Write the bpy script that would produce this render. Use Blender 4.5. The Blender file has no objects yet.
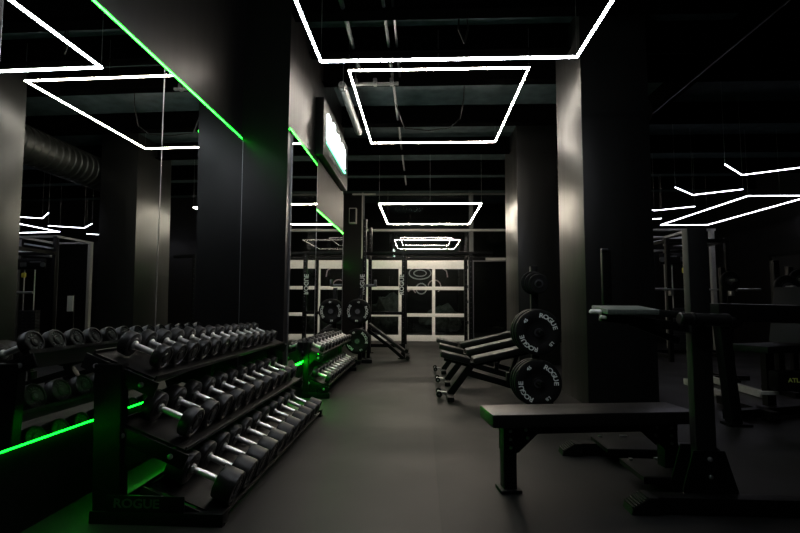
import bpy, bmesh, math, random
from mathutils import Vector, Matrix, Quaternion
random.seed(7)
S = bpy.context.scene
COL = S.collection
PI = math.pi
V = Vector

# ------------------------------------------------------------------ materials
def new_mat(name):
    m = bpy.data.materials.new(name); m.use_nodes = True
    nt = m.node_tree
    return m, nt, nt.nodes['Principled BSDF']

def pmat(name, col, rough=.5, metal=0., spec=.5, bump=0., scale=60., var=0., rvar=0., stretch=None):
    """procedural paint / rubber / metal: noise driven colour, roughness and bump"""
    m, nt, b = new_mat(name)
    b.inputs['Base Color'].default_value = (*col, 1)
    b.inputs['Roughness'].default_value = rough
    b.inputs['Metallic'].default_value = metal
    b.inputs['Specular IOR Level'].default_value = spec
    tc = nt.nodes.new('ShaderNodeTexCoord'); mp = nt.nodes.new('ShaderNodeMapping')
    nt.links.new(tc.outputs['Object'], mp.inputs['Vector'])
    if stretch: mp.inputs['Scale'].default_value = stretch
    n = nt.nodes.new('ShaderNodeTexNoise'); n.inputs['Scale'].default_value = scale
    n.inputs['Detail'].default_value = 3
    nt.links.new(mp.outputs[0], n.inputs['Vector'])
    if var:
        r = nt.nodes.new('ShaderNodeMapRange')
        r.inputs['From Min'].default_value = .3; r.inputs['From Max'].default_value = .7
        r.inputs['To Min'].default_value = 1 - var; r.inputs['To Max'].default_value = 1 + var
        mx = nt.nodes.new('ShaderNodeMix'); mx.data_type = 'RGBA'; mx.blend_type = 'MULTIPLY'
        mx.inputs['Factor'].default_value = 1
        mx.inputs['A'].default_value = (*col, 1)
        nt.links.new(n.outputs['Fac'], r.inputs['Value'])
        nt.links.new(r.outputs[0], mx.inputs['B'])
        nt.links.new(mx.outputs['Result'], b.inputs['Base Color'])
    if rvar:
        r2 = nt.nodes.new('ShaderNodeMapRange')
        r2.inputs['From Min'].default_value = .3; r2.inputs['From Max'].default_value = .7
        r2.inputs['To Min'].default_value = rough - rvar; r2.inputs['To Max'].default_value = rough + rvar
        nt.links.new(n.outputs['Fac'], r2.inputs['Value'])
        nt.links.new(r2.outputs[0], b.inputs['Roughness'])
    if bump:
        bp = nt.nodes.new('ShaderNodeBump'); bp.inputs['Strength'].default_value = bump
        bp.inputs['Distance'].default_value = .002
        nt.links.new(n.outputs['Fac'], bp.inputs['Height'])
        nt.links.new(bp.outputs[0], b.inputs['Normal'])
    return m

def emat(name, col, strength, soft=0.):
    m, nt, b = new_mat(name)
    b.inputs['Base Color'].default_value = (.8, .8, .8, 1)
    b.inputs['Emission Color'].default_value = (*col, 1)
    b.inputs['Emission Strength'].default_value = strength
    return m

M = {}
M['wall'] = pmat('black_wall_paint', (.0048, .0046, .0045), .33, spec=.24, bump=.08, scale=14, rvar=.03, stretch=(1, 1, .15))
M['column'] = pmat('satin_column_paint', (.0035, .0034, .0033), .38, spec=.58, bump=.08, scale=10, rvar=.03, stretch=(1, 1, .12))
M['ceiling'] = pmat('dark_ceiling_paint', (.022, .033, .035), .7, spec=.1, scale=6, var=.3)
M['steel_black'] = pmat('black_structural_paint', (.0007, .0007, .0007), .8, spec=.0, scale=30, var=.2)
M['powder'] = pmat('black_powder_coat', (.0016, .0016, .0017), .42, spec=.18, bump=.15, scale=300, rvar=.05)
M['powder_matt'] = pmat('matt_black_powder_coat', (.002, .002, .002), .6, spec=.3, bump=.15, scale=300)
M['urethane'] = pmat('black_urethane', (.0040, .0038, .0036), .38, spec=.5, bump=.2, scale=120, var=.2, rvar=.06)
M['rubber'] = pmat('black_rubber', (.003, .003, .003), .55, spec=.2, bump=.4, scale=180, var=.3)
M['vinyl'] = pmat('black_vinyl', (.0060, .0054, .0052), .36, spec=.5, bump=.25, scale=220, var=.1, rvar=.05)
M['chrome'] = pmat('knurled_chrome', (.92, .91, .88), .38, metal=1, bump=.35, scale=420, rvar=.06)
M['steel'] = pmat('brushed_steel', (.55, .55, .55), .35, metal=1, scale=60, rvar=.08)
M['darksteel'] = pmat('dark_steel', (.16, .16, .17), .38, metal=1, scale=60, rvar=.08)
M['galv'] = pmat('galvanised_metal', (.09, .095, .095), .5, metal=.5, scale=40, var=.2)
M['white_paint'] = pmat('white_frame_paint', (.90, .89, .86), .4, scale=20, var=.05)
M['white_ink'] = pmat('white_lettering', (.72, .75, .72), .5, scale=80, var=.12)
M['lime_ink'] = pmat('lime_lettering', (.45, .55, .12), .5, scale=80, var=.1)
M['grey_post'] = pmat('light_grey_paint', (.30, .30, .28), .45, scale=40, var=.15)
M['grey_pad'] = pmat('grey_green_vinyl', (.11, .13, .115), .4, scale=90, var=.2, bump=.2)
M['duct'] = pmat('dark_duct_paint', (.010, .0095, .009), .45, scale=20, var=.2)
M['rock'] = pmat('grey_rubble', (.10, .11, .10), .85, bump=1, scale=8, var=.5)
M['yellow'] = pmat('yellow_plastic', (.5, .45, .05), .4, scale=50, var=.1)
M['wire'] = pmat('steel_wire', (.25, .25, .25), .4, metal=1, scale=90)

def floor_mat(name, col):
    m, nt, b = new_mat(name)
    tc = nt.nodes.new('ShaderNodeTexCoord')
    n1 = nt.nodes.new('ShaderNodeTexNoise'); n1.inputs['Scale'].default_value = 1.3; n1.inputs['Detail'].default_value = 5
    n2 = nt.nodes.new('ShaderNodeTexNoise'); n2.inputs['Scale'].default_value = 260; n2.inputs['Detail'].default_value = 2
    br = nt.nodes.new('ShaderNodeTexBrick')      # rubber tiles, thin joints
    br.offset = 0; br.inputs['Scale'].default_value = 1
    br.inputs['Brick Width'].default_value = 1.22; br.inputs['Row Height'].default_value = 1.83
    br.inputs['Mortar Size'].default_value = .004; br.inputs['Mortar Smooth'].default_value = .3
    br.inputs['Color1'].default_value = (1, 1, 1, 1); br.inputs['Color2'].default_value = (.86, .86, .86, 1)
    br.inputs['Mortar'].default_value = (.45, .45, .45, 1)
    mp = nt.nodes.new('ShaderNodeMapping'); mp.inputs['Location'].default_value = (-.1, .3, 0)
    nt.links.new(tc.outputs['Object'], mp.inputs['Vector']); nt.links.new(mp.outputs[0], br.inputs['Vector'])
    for n in (n1, n2): nt.links.new(tc.outputs['Object'], n.inputs['Vector'])
    def mul(a, bsock):
        mx = nt.nodes.new('ShaderNodeMix'); mx.data_type = 'RGBA'; mx.blend_type = 'MULTIPLY'; mx.inputs['Factor'].default_value = 1
        if isinstance(a, tuple): mx.inputs['A'].default_value = a
        else: nt.links.new(a, mx.inputs['A'])
        nt.links.new(bsock, mx.inputs['B']); return mx.outputs['Result']
    def mr(s, lo, hi):
        r = nt.nodes.new('ShaderNodeMapRange'); r.inputs['From Min'].default_value = .3; r.inputs['From Max'].default_value = .7
        r.inputs['To Min'].default_value = lo; r.inputs['To Max'].default_value = hi
        nt.links.new(s, r.inputs['Value']); return r.outputs[0]
    c = mul((*col, 1), mr(n1.outputs['Fac'], .7, 1.3))
    c = mul(c, mr(n2.outputs['Fac'], .7, 1.35)); c = mul(c, br.outputs['Color'])
    nt.links.new(c, b.inputs['Base Color'])
    nt.links.new(mr(n1.outputs['Fac'], .46, .58), b.inputs['Roughness'])
    bp = nt.nodes.new('ShaderNodeBump'); bp.inputs['Strength'].default_value = .35; bp.inputs['Distance'].default_value = .002
    nt.links.new(n2.outputs['Fac'], bp.inputs['Height']); nt.links.new(bp.outputs[0], b.inputs['Normal'])
    b.inputs['Specular IOR Level'].default_value = .3
    return m
M['floor'] = floor_mat('black_rubber_floor', (.0058, .0056, .0055))
M['floor_warm'] = floor_mat('warm_grey_rubber_floor', (.0160, .0147, .0137))

def mirror_mat():
    m, nt, b = new_mat('silvered_mirror')
    b.inputs['Base Color'].default_value = (.80, .84, .82, 1)
    b.inputs['Metallic'].default_value = 1
    b.inputs['Roughness'].default_value = 0.0
    return m
M['mirror'] = mirror_mat()

def glass_mat():
    m, nt, b = new_mat('window_glass')
    out = nt.nodes['Material Output']; nt.nodes.remove(b)
    t = nt.nodes.new('ShaderNodeBsdfTransparent'); t.inputs[0].default_value = (.85, .88, .86, 1)
    g = nt.nodes.new('ShaderNodeBsdfGlossy'); g.inputs['Roughness'].default_value = 0.0
    g.inputs['Color'].default_value = (1, 1, 1, 1)
    f = nt.nodes.new('ShaderNodeFresnel'); f.inputs['IOR'].default_value = 1.6
    mx = nt.nodes.new('ShaderNodeMixShader')
    nt.links.new(f.outputs[0], mx.inputs[0]); nt.links.new(t.outputs[0], mx.inputs[1]); nt.links.new(g.outputs[0], mx.inputs[2])
    nt.links.new(mx.outputs[0], out.inputs['Surface'])
    return m
M['glass'] = glass_mat()
M['led_cool'] = emat('cool_white_led', (.90, .93, 1.0), 66)
M['led_warm'] = emat('warm_white_led', (1.0, .90, .78), 85)
M['led_amber'] = emat('amber_white_led', (1.0, .87, .70), 140)
M['led_side'] = emat('side_room_led', (.86, .84, 1.0), 12)
M['led_green'] = emat('green_led', (.0012, 1.0, .010), 18)
M['led_green_far'] = emat('green_led_far', (.0005, 1.0, .003), 105)
M['led_green_low'] = emat('green_led_low', (.0015, 1.0, .012), 17)
M['sign_face'] = emat('sign_letter_light', (.85, 1.0, .95), 9)
M['sign_green'] = emat('sign_underline_light', (.15, 1.0, .45), 5)
M['mural_pink'] = emat('pink_neon', (1.0, .35, .45), .10)
M['mural_white'] = emat('white_neon', (.9, .8, .85), .06)

# ------------------------------------------------------------------ mesh builder
class MB:
    def __init__(s): s.bm = bmesh.new()
    def _add(s, bm2):
        me = bpy.data.meshes.new('t'); bm2.to_mesh(me); s.bm.from_mesh(me); bpy.data.meshes.remove(me); bm2.free(); return s
    def box(s, c, d, bev=0., rot=None):
        b = bmesh.new(); bmesh.ops.create_cube(b, size=1)
        bmesh.ops.scale(b, vec=V(d), verts=b.verts)
        if bev: bmesh.ops.bevel(b, geom=b.edges[:], offset=bev, segments=2, affect='EDGES', profile=.6)
        mt = Matrix.Translation(V(c))
        if rot is not None: mt = mt @ rot.to_4x4()
        bmesh.ops.transform(b, matrix=mt, verts=b.verts)
        return s._add(b)
    def span(s, a, b, bev=0.):           # box between two opposite corners
        a, b = V(a), V(b)
        return s.box((a+b)/2, [abs(x) for x in (b-a)], bev)
    def beam(s, p0, p1, w, h, bev=0., up=(0, 0, 1)):
        p0, p1 = V(p0), V(p1); d = p1-p0; L = d.length; x = d.normalized(); u = V(up)
        if abs(x.dot(u)) > .98: u = V((0, 1, 0))
        y = u.cross(x).normalized(); z = x.cross(y)
        rot = Matrix((x, y, z)).transposed()
        return s.box((p0+p1)/2, (L, w, h), bev, rot)
    def lathe(s, p0, d, prof, seg=24):
        d = V(d).normalized(); q = V((0, 0, 1)).rotation_difference(d)
        b = bmesh.new(); rings = []
        for r, t in prof:
            if r < 1e-6: rings.append([b.verts.new((0, 0, t))])
            else: rings.append([b.verts.new((r*math.cos(2*PI*k/seg), r*math.sin(2*PI*k/seg), t)) for k in range(seg)])
        for A, B in zip(rings, rings[1:]):
            for k in range(seg):
                k2 = (k+1) % seg
                if len(A) == 1 and len(B) == 1: continue
                if len(A) == 1: b.faces.new((A[0], B[k2], B[k]))
                elif len(B) == 1: b.faces.new((A[k], A[k2], B[0]))
                else: b.faces.new((A[k], A[k2], B[k2], B[k]))
        bmesh.ops.recalc_face_normals(b, faces=b.faces)
        bmesh.ops.transform(b, matrix=Matrix.Translation(V(p0)) @ q.to_matrix().to_4x4(), verts=b.verts)
        return s._add(b)
    def cyl(s, p0, p1, r, seg=16, bev=0.):
        p0, p1 = V(p0), V(p1); L = (p1-p0).length
        if bev: pr = [(0, 0), (r-bev, 0), (r, bev), (r, L-bev), (r-bev, L), (0, L)]
        else: pr = [(0, 0), (r, 0), (r, L), (0, L)]
        return s.lathe(p0, p1-p0, pr, seg)
    def tube(s, pts, r, seg=10):
        for a, b in zip(pts, pts[1:]): s.cyl(a, b, r, seg)
        return s
    def prism(s, poly, fn0, fn1, bev=0.):  # poly of 2d points, two mappings to 3d
        b = bmesh.new()
        A = [b.verts.new(fn0(*p)) for p in poly]; B = [b.verts.new(fn1(*p)) for p in poly]
        b.faces.new(A); b.faces.new(B[::-1]); n = len(poly)
        for k in range(n): b.faces.new((A[k], B[k], B[(k+1) % n], A[(k+1) % n]))
        bmesh.ops.recalc_face_normals(b, faces=b.faces)
        if bev: bmesh.ops.bevel(b, geom=b.edges[:], offset=bev, segments=2, affect='EDGES')
        return s._add(b)
    def mesh(s, me, mt):
        b = bmesh.new(); b.from_mesh(me); bmesh.ops.transform(b, matrix=mt, verts=b.verts); return s._add(b)
    def build(s, name, mat, parent=None, loc=None, label=None, off=None):
        """loc: origin of a top-level mesh (verts given in world space); off: root offset to subtract"""
        o_ = V(loc) if loc is not None else (V(off) if off is not None else V((0, 0, 0)))
        if o_.length: bmesh.ops.translate(s.bm, vec=-o_, verts=s.bm.verts)
        me = bpy.data.meshes.new(name); s.bm.to_mesh(me); s.bm.free()
        for p in me.polygons: p.use_smooth = True
        me.set_sharp_from_angle(angle=math.radians(35))
        me.materials.append(M[mat] if isinstance(mat, str) else mat)
        o = bpy.data.objects.new(name, me); COL.objects.link(o)
        if parent is not None: o.parent = parent
        if loc is not None: o.location = V(loc)
        if label: o['label'] = label
        return o

def tag(o, label, cat, group=None, kind=None):
    o['label'] = label; o['category'] = cat
    if group: o['group'] = group
    if kind: o['kind'] = kind
    return o
def struct(o, label=None, cat=None):
    o['kind'] = 'structure'
    if label: o['label'] = label
    if cat: o['category'] = cat
    return o
def thing(name, label, cat, loc=(0, 0, 0), rotz=0, group=None):
    o = bpy.data.objects.new(name, None); COL.objects.link(o); o.empty_display_size = .1
    o.location = loc; o.rotation_euler = (0, 0, rotz)
    return tag(o, label, cat, group)
KIDS = {}
def copy_tree(o, label, loc=None, rot=None, scale=None, parent=None, group=None):
    c = o.copy(); COL.objects.link(c)
    if parent is not None: c.parent = parent
    if label: c['label'] = label
    if group: c['group'] = group
    if loc is not None: c.location = loc
    if rot is not None: c.rotation_euler = rot
    if scale is not None: c.scale = scale
    for ch in [x for x in bpy.data.objects if x.parent == o]: copy_tree(ch, None, parent=c)
    return c

_txt = {}
def text_mesh(t, size, ext=.001):
    k = (t, size, ext)
    if k in _txt: return _txt[k]
    cu = bpy.data.curves.new('txt', 'FONT'); cu.body = t; cu.size = size; cu.extrude = ext
    cu.align_x = 'CENTER'; cu.align_y = 'CENTER'; cu.resolution_u = 3; cu.offset = size*.018
    o = bpy.data.objects.new('txt', cu); COL.objects.link(o)
    dg = bpy.context.evaluated_depsgraph_get(); dg.update()
    me = bpy.data.meshes.new_from_object(o.evaluated_get(dg))
    bpy.data.objects.remove(o); bpy.data.curves.remove(cu)
    _txt[k] = me; return me
FACE_CAM = Matrix.Rotation(PI/2, 4, 'X')        # text plane stands up and faces -Y
ORD = ['', 'first', 'second', 'third', 'fourth', 'fifth', 'sixth', 'seventh', 'eighth', 'ninth', 'tenth', 'eleventh', 'twelfth', 'thirteenth']

# ------------------------------------------------------------------ room shell
ZC = 4.36; YE = 13.8; XR = 8.5; XL = -1.83; XL2 = -1.35; YB = -3.0; MY = 1.855
struct(MB().span((XL-.2, YB-.2, -.12), (.10, YE+4.5, 0)).build('floor', 'floor_warm'))
struct(MB().span((.10, YB-.2, -.12), (XR+.2, YE+4.5, 0)).build('floor', 'floor'))
struct(MB().span((-3.2, 7.9, -.12), (XL-.2, YE+4.5, 0)).build('floor', 'floor_warm'))
struct(MB().span((-3.2, YB-.2, ZC), (XR+.2, YE+.2, ZC+.15)).build('ceiling', 'ceiling'))
struct(MB().span((XL-.2, YB, 0), (XL, 4.6, ZC)).build('wall_left', 'wall'))
# pilaster and the thicker wall stretch that follows it
struct(MB().span((XL-.2, 4.6, 0), (XL2, 7.95, ZC)).build('wall_left', 'wall'))
struct(MB().span((-2.6, 7.95, 0), (-2.4, YE, ZC)).build('wall_left', 'wall'))
struct(MB().span((-2.4, 7.95, 0), (-2.0, 8.05, ZC)).build('wall_left', 'wall'))
struct(MB().span((XR, YB, 0), (XR+.2, YE, ZC)).build('wall_right', 'wall'))
struct(MB().span((XL-.2, YB-.2, 0), (XR+.2, YB, ZC)).build('wall_back', 'wall'))
# end wall around the garage door (x -1.65..1.4) and shop window (x 1.5..2.6)
struct(MB().span((-2.6, YE, 0), (-1.74, YE+.2, ZC)).build('wall_front', 'wall'))
struct(MB().span((2.7, YE, 0), (XR+.2, YE+.2, ZC)).build('wall_front', 'wall'))

# columns
for x0, x1, y0, y1 in ((1.74, 2.46, 5.08, 6.0), (1.74, 2.46, 8.55, 9.75)):
    struct(MB().span((x0, y0, 0), (x1, y1, ZC), .006).build('column', 'column'))

# ceiling beams (I sections) and the bulkhead on the right
for y in (3.2, 4.68, 5.45, 6.2, 7.7, 9.2, 10.7, 12.2):
    m = MB()
    m.box((3.2, y, ZC-.15), (10.0+.6, .012, .28)); m.box((3.2, y, ZC-.30), (10.6, .16, .016)); m.box((3.2, y, ZC-.01), (10.6, .16, .016))
    struct(m.build('trim_beam', 'steel_black'))
struct(MB().span((3.58, -1.5, 4.03), (3.66, 7.6, ZC)).build('trim_bulkhead', 'steel_black'))
m = MB().span((3.565, -1.5, 4.022), (3.58, 7.6, 4.034))
struct(m.build('trim_bulkhead_edge', 'wall'))

# ------------------------------------------------------------------ mirrors on the left wall
ZB, ZT1, ZT2, ZT3 = .415, 2.70, 2.81, 2.235
def mirror(x, y0, y1, z0, z1, label, lean=0.):
    r = thing('wall_mirror', label, 'mirror', (x, (y0+y1)/2, z0), 0, 'mirrors along the left wall')
    off = r.location
    # lean: how far the head of the panel sits back from its foot
    def slab(ya, yb, t):
        return MB().prism([(x+.001+lean, z0), (x+t+lean, z0), (x+t, z1), (x+.001, z1)], lambda p, q: (p, ya, q), lambda p, q: (p, yb, q))
    slab(y0+.003, y1-.003, .016).build('mirror_glass', 'mirror', r, off=off)
    slab(y1-.003, y1-.0005, .018).build('edge_trim', 'steel', r, off=off)
    slab(y0+.0005, y0+.003, .018).build('edge_trim', 'steel', r, off=off)
mirror(XL, MY+.005, 3.13, ZB, ZT1, 'tall mirror panel nearest the camera on the left wall, above the green light', .024)
mirror(XL, 3.13, 4.60, ZB, ZT1, 'tall mirror panel on the left wall just before the black pilaster', .024)
mirror(XL2, 4.72, 5.88, ZB, ZT2, 'narrow tall mirror just beyond the pilaster, reflecting the white door')
mirror(XL2, 5.88, 7.93, ZB, ZT3, 'lower mirror under the lit sign, behind the short dumbbell rack')

def strip(x, y0, y1, z, up, label, mat='led_green'):
    hh = .018 if mat == 'led_green_low' else .026
    r = thing('led_strip', label, 'light strip', (x, (y0+y1)/2, z), 0, 'green light strips')
    off = r.location
    s = 1 if up else -1
    MB().span((x+.001, y0, z), (x+.020, y1, z+s*.004)).build('strip_channel', 'powder', r, off=off)
    MB().span((x+.004, y0+.005, z+s*.004), (x+.015, y1-.005, z+s*hh)).build('diffuser', mat, r, off=off, label='glowing green diffuser')
strip(XL, 1.2, 4.585, ZT1, True, 'long green light strip on top of the near left wall mirrors')
strip(XL2, 4.62, 5.88, ZT2, True, 'green light strip on top of the narrow mirror beyond the pilaster')
strip(XL2, 5.90, 7.93, ZT3, True, 'green light strip along the mirror top below the lit sign')
strip(XL, 1.2, 4.585, ZB, False, 'bright green light strip under the near mirrors, behind the long dumbbell rack', 'led_green_low')
strip(XL2, 4.62, 5.30, ZB, False, 'brightest short green light strip between the two dumbbell racks', 'led_green_far')
strip(XL2, 5.30, 7.93, ZB, False, 'green light strip under the far mirrors, behind the short dumbbell rack', 'led_green_low')
strip(-2.4, 10.8, 13.7, 2.2, True, 'green light strip in the alcove behind the rig, seen only by its glow', 'led_green')
# dark wall panel that ends the mirrors toward the camera
struct(MB().span((XL, YB, ZB), (XL+.03, MY, ZT1)).build('trim_panel', 'wall'))

# ------------------------------------------------------------------ suspended light fixtures
def fixture(name, label, pts, closed, mat, w=.017, wires=(), group=None, cat='ceiling light', hz=None):
    c = sum((V(p) for p in pts), V())/len(pts)
    r = thing(name, label, cat, c, 0, group); off = r.location
    n = len(pts); seg = range(n if closed else n-1)
    for k in seg:
        a, b = V(pts[k]), V(pts[(k+1) % n]); d = (b-a).normalized()
        a2, b2 = a+d*(w/2 if closed else 0), b+d*(w/2 if (closed or k < n-2) else 0)
        MB().beam(a2, b2, w, w, .004).build('light_tube', mat, r, off=off)
        MB().beam(a2+V((0, 0, w/2+.004)), b2+V((0, 0, w/2+.004)), w*.8, .008).build('housing', 'powder', r, off=off)
    for p in wires:
        p = V(p); MB().cyl((p.x, p.y, p.z+w/2), (p.x, p.y, hz or ZC), .0022, 6).build('hanging_wire', 'wire', r, off=off)
    return r
def rect(x0, x1, y0, y1, z): return [(x0, y0, z), (x1, y0, z), (x1, y1, z), (x0, y1, z)]
GL = 'rectangular light frames above the aisle'
def corners(x0, x1, y0, y1, z): return rect(x0, x1, y0, y1, z)+[((x0+x1)/2, y0, z)]
fixture('ceiling_light', 'cool white glowing rectangular light frame nearest the camera, cut by the top edge', rect(-.857, 1.283, 1.27, 3.82, 3.106), True, 'led_cool', wires=corners(-.857, 1.283, 1.27, 3.82, 3.106), group=GL)
fixture('ceiling_light', 'white rectangular light frame hung just below the ceiling, second along the aisle', rect(-.876, 1.264, 5.435, 7.99, 3.854), True, 'led_warm', wires=corners(-.876, 1.264, 5.435, 7.99, 3.854), group=GL)
fixture('ceiling_light', 'warm white rectangular light frame farthest down the aisle before the white door', rect(-.89, 1.25, 9.78, 12.3, 3.166), True, 'led_amber', wires=corners(-.89, 1.25, 9.78, 12.3, 3.166), group=GL)
fixture('ceiling_light', 'narrow long white light frame over the machines in the right side room', rect(6.05, 7.2, 8.9, 12.1, 3.1), True, 'led_side', wires=corners(6.05, 7.2, 8.9, 12.1, 3.1))
CH = ['nearest V-shaped white light in the row over the right side room', 'second nearest V-shaped white light over the right side room',
      'middle V-shaped white light in the side room row, beside the column', 'fourth V-shaped white light in the side room row, mostly behind the column',
      'farthest V-shaped white light in the side room row, seen in the left mirror']
for k, y in enumerate((7.46, 8.80, 10.25, 11.6, 12.95)):
    p = [(4.38, y-.58, 3.1), (5.0, y, 3.1), (5.62, y-.42, 3.1)]
    fixture('chevron_light', CH[k], p, False, 'led_side', w=.013, wires=p, group='V-shaped lights in the right side room')

# ------------------------------------------------------------------ ceiling services
def service(name, label, cat, mb, mat, loc, group=None):
    return tag(mb.build(name, mat, loc=loc), label, cat, group)
service('conduit', 'thin ceiling pipe running away above the aisle lights', 'pipe', MB().tube([(-.40, 3.3, 4.15), (-.40, 12, 4.15)], .018), 'galv', (-.4, 7, 4.15), 'ceiling pipes')
service('conduit', 'thicker grey ceiling pipe beside the thin pipe, ending at the second beam', 'pipe', MB().tube([(-.83, 3.3, 4.15), (-.83, 6.0, 4.15)], .026), 'galv', (-.83, 4.6, 4.15), 'ceiling pipes')
service('conduit', 'thin dark ceiling pipe just right of the thin bright pipe', 'pipe', MB().tube([(-.30, 3.3, 4.15), (-.30, 6.2, 4.15)], .014), 'darksteel', (-.3, 4.6, 4.15), 'ceiling pipes')
r = thing('silver_pipe', 'short bright silver pipe hanging left of the second light frame', 'pipe', (-1.06, 6.8, 3.95))
MB().cyl((-1.06, 6.0, 3.95), (-1.06, 7.75, 3.95), .055, 20, .01).build('pipe', 'galv', r, off=r.location)
for y in (6.1, 7.6): MB().cyl((-1.06, y, 4.0), (-1.06, y, ZC), .006, 8).cyl((-1.06, y-.02, 3.95), (-1.06, y+.02, 3.95), .062, 20).build('hanger', 'darksteel', r, off=r.location)
r = thing('pipe_strut', 'grey cross strut with clamps holding the ceiling pipes', 'pipe support', (-.6, 6.02, 3.97))
MB().box((-.62, 6.02, 3.965), (.62, .04, .03)).build('strut', 'galv', r, off=r.location)
for x in (-.88, -.62, -.4): MB().box((x, 6.02, 3.99), (.05, .07, .09), .01).build('clamp', 'darksteel', r, off=r.location)
for x in (-.88, -.4): MB().cyl((x, 6.02, 3.97), (x, 6.02, ZC), .005, 8).build('rod', 'darksteel', r, off=r.location)
service('cable_loop', 'short black cable loop dangling from the ceiling above the nearest light frame', 'cable', MB().tube([(.42, 5.0, ZC-.002), (.40, 5.02, 4.1), (.47, 5.05, 3.95), (.52, 5.1, 4.15), (.5, 5.1, ZC-.002)], .009), 'powder', (.42, 5.0, ZC-.002))
service('cable_loop', 'long sagging black cable above the second light frame', 'cable', MB().tube([(.62, 6.6, ZC-.002), (.60, 6.6, 4.0), (.55, 6.62, 3.72), (.40, 6.66, 3.60), (.1, 6.7, 3.58), (-.25, 6.7, 3.62), (-.38, 6.7, 3.98)], .008), 'powder', (.62, 6.6, ZC-.002))
# spiral duct in the bay behind the near column (seen in the mirror)
r = thing('spiral_duct', 'large dark ribbed round duct high in the side room, reflected in the left mirror', 'duct', (2.85, 7.2, 3.72))
prof = [(0, 0)]; t = 0
while t < 3.6:
    prof += [(.30, t), (.30, t+.10), (.318, t+.115), (.318, t+.135)]; t += .15
prof += [(0, t)]
MB().lathe((2.85, 6.4, 3.72), (0, 1, 0), prof, 32).build('duct_body', 'duct', r, off=r.location)
for y in (6.9, 9.3): MB().cyl((2.85, y, 4.0), (2.85, y, ZC), .006, 8).build('hanger_rod', 'darksteel', r, off=r.location)

# ------------------------------------------------------------------ end wall: garage door, transom, shop window
DX0, DX1 = -1.62, 1.36
r = bpy.data.objects.new('door_1', None); COL.objects.link(r); r.location = ((DX0+DX1)/2, YE, 0); struct(r, 'white framed glazed garage door at the end of the aisle', 'door')
off = r.location
cols = [DX0+.05, DX0+1.0, DX0+1.98, DX1-.05]
rows = [(0, .17), (.70, .80), (1.48, 1.58), (2.10, 2.38)]
for a, b in rows: MB().span((DX0, YE+.0, a), (DX1, YE+.06, b), .004).build('rail', 'white_paint', r, off=off)
for k, x in enumerate(cols):
    w = .055 if k in (0, 3) else .045
    for (a0, a), (b, b1) in zip(rows, rows[1:]): MB().span((x-w, YE+.004, a), (x+w, YE+.056, b), .003).build('mullion', 'white_paint', r, off=off)
for j in range(3):
    for (a0, a), (b, b1) in zip(rows, rows[1:]):
        MB().span((cols[j]+.05, YE+.028, a), (cols[j+1]-.05, YE+.034, b)).build('pane', 'glass', r, off=off)
MB().span((DX1+.03, YE-.04, 0), (DX1+.10, YE+.03, 2.4)).build('track', 'darksteel', r, off=off)
for z in (.5, 1.1, 1.53, 2.1): MB().span((DX1-.02, YE-.05, z), (DX1+.05, YE, z+.09), .006).build('hinge', 'darksteel', r, off=off)

def window(n, x0, x1, z0, z1, mat='galv', fr=.04, label=''):
    r = bpy.data.objects.new('window_%d' % n, None); COL.objects.link(r); r.location = ((x0+x1)/2, YE, z0); struct(r, label, 'window')
    off = r.location; f = MB()
    f.span((x0, YE-.02, z0), (x1, YE+.06, z0+fr)); f.span((x0, YE-.02, z1-fr), (x1, YE+.06, z1))
    f.span((x0, YE-.02, z0), (x0+fr, YE+.06, z1)); f.span((x1-fr, YE-.02, z0), (x1, YE+.06, z1))
    f.build('window_frame', mat, r, off=off)
    MB().span((x0+fr, YE+.018, z0+fr), (x1-fr, YE+.024, z1-fr)).build('pane', 'glass', r, off=off)
window(1, -1.74, 1.44, 2.40, 3.24, label='dark glazed transom over the garage door')
window(2, -1.74, 1.44, 3.24, ZC-.02, label='dark glazed panel between transom and ceiling')
window(3, 1.48, 2.70, 0.0, 2.36, mat='darksteel', label='dark glazed shop window right of the garage door')
window(4, 1.48, 2.70, 2.40, 3.24, label='transom above the shop window')
window(5, 1.48, 2.70, 3.24, ZC-.02, label='upper glazed panel above the shop window')
struct(MB().span((-1.76, YE-.05, 3.21), (2.70, YE-.015, 3.265)).build('trim_header', 'grey_post'))
struct(MB().span((1.46, YE-.05, 2.35), (2.70, YE-.015, 2.415)).build('trim_header', 'grey_post'))
struct(MB().span((-1.77, YE-.05, 2.40), (-1.735, YE-.015, ZC)).build('trim_mullion', 'grey_post'))
struct(MB().span((1.44, YE-.05, 2.40), (1.48, YE-.015, ZC)).build('trim_mullion', 'galv'))
service('ceiling_bracket', 'thin horizontal bracket at the head of the left window mullion', 'bracket', MB().span((-2.05, YE-.09, 4.29), (-1.36, YE-.05, 4.33)), 'grey_post', (-1.7, YE-.07, 4.31))
service('ceiling_bracket', 'thin horizontal bracket at the head of the right window mullion', 'bracket', MB().span((.75, YE-.09, 4.29), (1.55, YE-.05, 4.33)), 'galv', (1.1, YE-.07, 4.31))
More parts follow.
